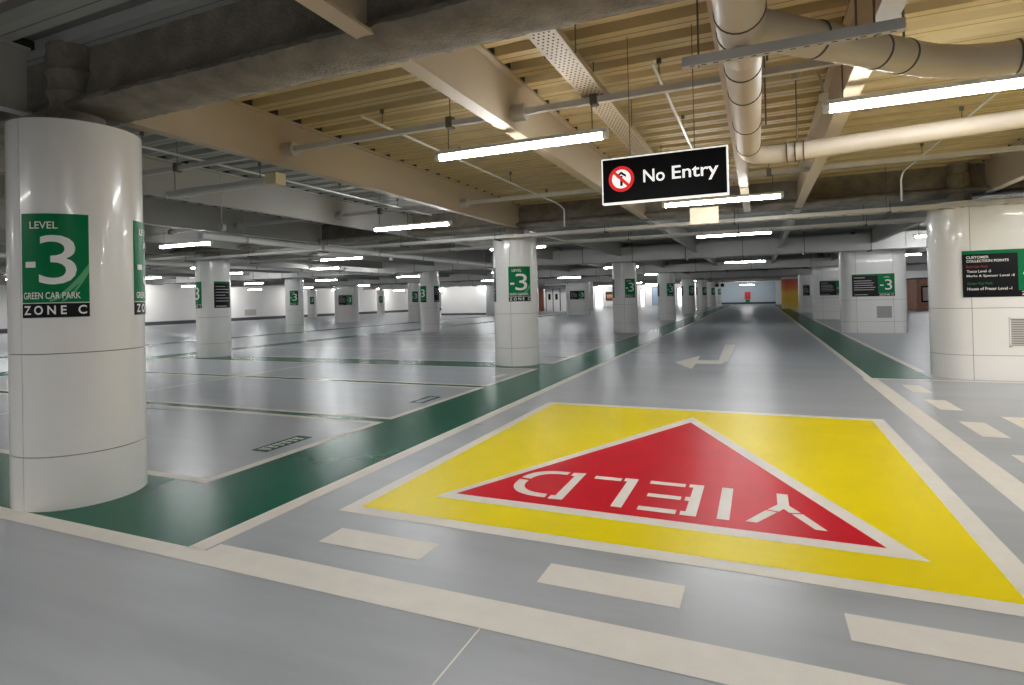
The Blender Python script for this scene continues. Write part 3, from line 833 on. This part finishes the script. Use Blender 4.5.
MB().tube([(-.055, 3.45, Z1), (.12, 3.62, Z1), (.35, 3.85, Z1)] + bend((.98, 4.46, Z1), (1.2, 4.68, Z1), (1.5, 4.72, Z1), 6) + [(2.4, 4.72, Z1), (5.0, 4.72, Z1)], .106, 24).build('branch_pipe', M['pipe'], dr, L, True)
def ring(c, d, r):
    c = Vector(c); d = Vector(d).normalized()
    MB().tube([c - d * .006, c + d * .006], r, 24).build('clamp_ring', M['clamp'], dr, L, True)
for y_ in (3.25, 3.5): ring((-.055, y_, Z1), (0, 1, 0), .133)
for y_ in (4.05, 4.55, 5.4, 6.25): ring((-.055, y_, Z1), (0, 1, 0), .119)
for t in (.2, .62, .9): ring((.35 + (.6) * t - .12 * (t < .3), 3.85 + .58 * t - .12 * (t < .3), Z1), (1, .97, 0), .111)
for x_ in (1.58, 1.72): ring((x_, 4.72, Z1), (1, .01, 0), .111)
for x_ in (.32, .40, .48): ring((x_, 6.81, Z1), (1, -.1, 0), .106)
for (x_, y_) in ((-.13, 3.9), (-.13, 4.5), (.1, 5.6), (.42, 6.8), (.9, 4.38), (2.2, 4.72), (.09, 4.05)):
    MB().tube([(x_, y_, Z1), (x_, y_, ZD)], .008, 6).build('hanger', M['rod'], dr, L)
# strut channel below the pipes
sc = empty('strut_channel', (.17, 3.42, 2.92), 'grey slotted strut channel under the drain pipes', 'channel'); L = (.17, 3.42, 2.92)
mb = MB(); X0, X1 = -.37, .71
mb.box(X0, X1, 3.40, 3.445, 2.905, 2.91); mb.box(X0, X1, 3.40, 3.404, 2.91, 2.96); mb.box(X0, X1, 3.441, 3.445, 2.91, 2.96)
mb.cur = 1; x = X0 + .04
while x < X1 - .04:
    mb.box(x, x + .028, 3.414, 3.424, 2.9042, 2.9052); x += .065
mb.build('channel', [M['galv'], M['slot']], sc, L)
for x_ in (-.28, .58, .5): MB().tube([(x_, 3.43, 2.9), (x_, 3.43, ZD)], .006, 6).build('hanger', M['rod'], sc, L)
# smoke detector on the beam
sd = empty('smoke_detector', (.4, 6.5, 3.78), 'small cream smoke detector with a curly cable near the drain pipe', 'detector'); L = (.4, 6.5, 3.78)
MB().tube([(.40, 6.5, 3.87), (.40, 6.5, 3.82), (.40, 6.5, 3.77)], [.05, .06, .035], 16).build('head', M['box'], sd, L, True)
MB().tube([(.43, 6.5, 3.84)] + bend((.5, 6.5, 3.86), (.63, 6.5, 3.86), (.64, 6.45, 3.55)), .012, 8).build('cable', M['box'], sd, L, True)
MB().box(.60, .68, 6.40, 6.48, 3.47, 3.56).build('mount_box', M['box'], sd, L)
# cream box below the batten
tag(MB().box(-1.11, -.62, 10.85, 10.9, 2.87, 3.17).tube([(-.7, 10.875, 3.17), (-.7, 10.875, ZD)], .008, 6).build('exit_box', M['box'], None, (-.85, 10.88, 3.17)), 'cream box sign seen from behind below the batten past the No Entry sign', 'sign')
tag(MB().tube([(-8.28, 6.9, 2.93), (-8.28, 6.98, 2.93)], .07, 18).tube([(-8.28, 6.94, 2.93), (-8.28, 6.94, ZD)], .008, 6).build('round_cap', M['duct'], None, (-8.28, 6.94, 2.93), True), 'small grey disc hanging under the ceiling right of the foreground column', 'cap')

# ------------------------------------------------------------------ NO ENTRY sign
ne = empty('no_entry_sign', (-.72, 5.0, 2.8), 'black hanging No Entry sign with red prohibition symbol', 'sign'); L = (-.72, 5.0, 2.8)
x0, x1, z0, z1, ys = -1.25, -.20, 2.415, 2.815, 4.98
MB().box(x0, x1, ys, ys + .07, z0, z1).build('sign_box', M['litwhite'], ne, L, label='white edged sign box')
MB().box(x0 + .012, x1 - .012, ys - .004, ys, z0 + .012, z1 - .012).build('black_face', M['signblack'], ne, L)
cx, cz = -1.075, 2.625
mb = MB(); n = 40
def disc(mb, r0, r1, yy):
    vs = []; 
    for k in range(n):
        a = 2 * PI * k / n
        vs += [(cx + r0 * math.cos(a), yy, cz + r0 * math.sin(a)), (cx + r1 * math.cos(a), yy, cz + r1 * math.sin(a))]
    mb.add(vs, [(2 * k, 2 * ((k + 1) % n), 2 * ((k + 1) % n) + 1, 2 * k + 1) for k in range(n)])
disc(mb, 0.0005, .085, ys - .005); mb.build('symbol_disc', M['litwhite'], ne, L)
mb = MB(); disc(mb, .082, .112, ys - .0065)
c45 = math.cos(PI / 4)
d = .013; e = .088
mb.add([(cx - e * c45 - d * c45, ys - .0075, cz + e * c45 - d * c45), (cx - e * c45 + d * c45, ys - .0075, cz + e * c45 + d * c45), (cx + e * c45 + d * c45, ys - .0075, cz - e * c45 + d * c45), (cx + e * c45 - d * c45, ys - .0075, cz - e * c45 - d * c45)], [(0, 1, 2, 3)])
mb.build('red_ring', M['litred'], ne, L, label='red ring with slash')
mb = MB(); yy = ys - .006
mb.add([(cx - .011, yy, cz - .06), (cx + .011, yy, cz - .06), (cx + .011, yy, cz + .03), (cx - .011, yy, cz + .03)], [(0, 1, 2, 3)])
mb.add([(cx - .042, yy, cz + .012), (cx - .042, yy, cz + .034), (cx, yy, cz + .066), (cx + .042, yy, cz + .034), (cx + .042, yy, cz + .012), (cx, yy, cz + .042)], [(0, 1, 2, 5), (5, 2, 3, 4)])
mb.build('arrow_symbol', M['signblack'], ne, L)
mb = MB(); text_into(mb, 'No', lambda u, v: (u, ys - .006, v), -.885, -.705, 2.575, 2.685, .012)
mb.build('lettering', M['litwhite'], ne, L)
mb = MB(); text_into(mb, 'Entry', lambda u, v: (u, ys - .006, v), -.645, -.275, 2.545, 2.690, .012)
mb.build('lettering', M['litwhite'], ne, L)
for x_ in (-1.0, -.46):
    MB().tube([(x_, 5.01, z1), (x_, 5.01, ZD)], .004, 6).build('hanging_wire', M['rod'], ne, L)

# ------------------------------------------------------------------ far things
orr = empty('orange_pillar', (2.78, 62.8, 0), 'pillar wrapped in an orange to yellow print far down the right side of the lane', 'pillar'); L = (2.78, 62.8, 0)
mb = MB(); mb.prism([(2.1 + a, 62.8 + b) for a, b in capsule(.5, 0, 2.2)], 0, 3.1); mb.build('pillar_body', M['clad'], orr, L)
mb = MB(); mb.prism([(2.07 + a, 62.8 + b) for a, b in capsule(.53, 0, 2.26)], 0.0, 2.92); mb.build('printed_wrap', M['orange'], orr, L)
rb = empty('red_notice', (-1.5, 92.4, 0.6), 'small red notice standing out on the pale blue end wall', 'notice'); L = (-1.5, 92.4, .6)
MB().box(-1.9, -1.1, 92.36, 92.43, .75, 1.85).build('board', M['signred'], rb, L)
MB().box(-1.8, -1.2, 92.2, 92.40, .0, .7).build('lower_cabinet', M['textgreen'], rb, L)
for xa, xb, lab in ((-5.4, -4.55, 'left black hanging sign high before the end wall'), (-4.3, -3.9, 'right small black hanging sign high before the end wall')):
    o = MB(); o.box(xa, xb, 76, 76.06, 2.5, 2.9); o.tube([((xa + xb) / 2, 76.03, 2.9), ((xa + xb) / 2, 76.03, ZD)], .02, 6)
    tag(o.build('hanging_sign', M['signblack'], None, ((xa + xb) / 2, 76, 2.9)), lab, 'sign')
def far_door(n, x0, x1, y, z1, m, leafm='dark'):
    r_ = struct(MB().box(x0, x1, y - .08, y, 0.06, z1).build('door_%d' % n, M[m]))
    b = MB(); b.box(x0 - .08, x0, y - .1, y, 0, z1 + .08); b.box(x1, x1 + .08, y - .1, y, 0, z1 + .08); b.box(x0 - .08, x1 + .08, y - .1, y, z1, z1 + .08)
    o = b.build('door_frame', M['dark'], r_, (0, 0, 0))
    return r_
far_door(1, -24.78, -23.5, 92.5, 3.05, 'doorway')
far_door(2, -15.45, -14.44, 92.5, 2.9, 'bluedoor')
far_door(3, -17.34, -16.7, 92.5, 2.7, 'doorway')
far_door(4, -11.6, -10.8, 92.5, 2.7, 'doorway')
d5 = far_door(5, -23.8, -23.0, 66, 2.7, 'wall')
d6 = far_door(6, -22.9, -22.1, 66, 2.7, 'wall')
for dd, xx in ((d5, -23.55), (d6, -22.65)):
    MB().box(xx, xx + .3, 65.90, 65.93, 1.4, 2.1).build('door_glass', M['signblack'], dd)
tag(MB().box(-24.7, -24.2, 65.6, 66.1, 0, 3.1).build('brown_post', M['brown'], None, (-24.45, 65.8, 0)), 'red-brown post left of the white double doors', 'post')
tag(MB().box(-24.2, -19.5, 64.6, 65.2, 2.72, 3.1).build('canopy', M['dark'], None, (-21.8, 65, 2.72)), 'dark canopy over the distant white double doors', 'canopy')
tag(MB().box(-21.3, -20.3, 65.94, 66, 1.43, 2.2).build('wall_sign', M['signgreen'], None, (-20.8, 66, 1.43)), 'green sign on the white lobby wall right of the double doors', 'sign')
pf = empty('wall_poster', (-22, 92.45, 1), 'brown and orange picture poster on the far wall left of a column', 'poster'); L = (-22, 92.45, 1)
MB().box(-23.05, -20.9, 92.40, 92.5, 1.0, 2.4).build('poster_frame', M['signblack'], pf, L)
MB().box(-22.85, -21.1, 92.385, 92.40, 1.1, 2.3).build('printed_sheet', M['food'], pf, L)
bk = empty('display_booth', (11.9, 54, 0), 'terracotta coloured booth with framed poster beyond the right pillars', 'booth'); L = (11.9, 54, 0)
MB().box(11.2, 13.4, 53, 56, 0.02, 2.38).build('booth_body', M['terra'], bk, L)
MB().box(11.5, 12.7, 52.95, 53, .6, 1.85).build('poster_frame', M['signblack'], bk, L)
MB().box(11.6, 12.6, 52.93, 52.95, .72, 1.73).build('poster', M['pink'], bk, L)
MB().box(11.1, 13.5, 52.9, 56.1, 2.38, 2.5).build('booth_top', M['dark'], bk, L)
tag(MB().box(10.6, 11.15, 56.93, 57, 1.35, 2.25).build('wall_sign', M['signgreen'], None, (10.9, 57, 1.35)), 'green sign on the white wall left of the terracotta booth', 'sign')
wv = MB().box(XL, XL + .03, 44.5, 46, .5, 1.15).build('wall_vent', M['grille'], None, (XL, 45.2, .8)); tag(wv, 'grey square vent low on the distant left wall', 'vent')

# ------------------------------------------------------------------ world, camera
w = bpy.data.worlds.new('World'); SC.world = w; w.use_nodes = True
w.node_tree.nodes['Background'].inputs['Color'].default_value = (.75, .8, .85, 1)
w.node_tree.nodes['Background'].inputs['Strength'].default_value = 0.3

cam = bpy.data.cameras.new('Camera'); co = bpy.data.objects.new('Camera', cam); COL.objects.link(co)
f_px, yaw, pitch, roll, cy = 572.8, R(23.28), R(0.55), R(-1.36), 293.5
fw = Vector((-math.sin(yaw) * math.cos(pitch), math.cos(yaw) * math.cos(pitch), math.sin(pitch)))
rt = Vector((math.cos(yaw), math.sin(yaw), 0)); up = rt.cross(fw)
r2_ = rt * math.cos(roll) + up * math.sin(roll); u2_ = -rt * math.sin(roll) + up * math.cos(roll)
mw = Matrix((r2_, u2_, -fw)).transposed().to_4x4(); mw.translation = (0, 0, 1.6)
co.matrix_world = mw
cam.sensor_width = 36; cam.sensor_fit = 'HORIZONTAL'; cam.lens = f_px * 36 / 1024
cam.shift_y = -(342.5 - cy) / 1024
cam.clip_end = 300; cam.clip_start = .05
SC.camera = co
SC.view_settings.view_transform = 'Standard'
SC.view_settings.look = 'None'
SC.view_settings.exposure = 0.8
SC.view_settings.gamma = 1.0
SC.cycles.use_denoising = True
SC.cycles.max_bounces = 8
SC.cycles.diffuse_bounces = 5
SC.cycles.sample_clamp_indirect = 8
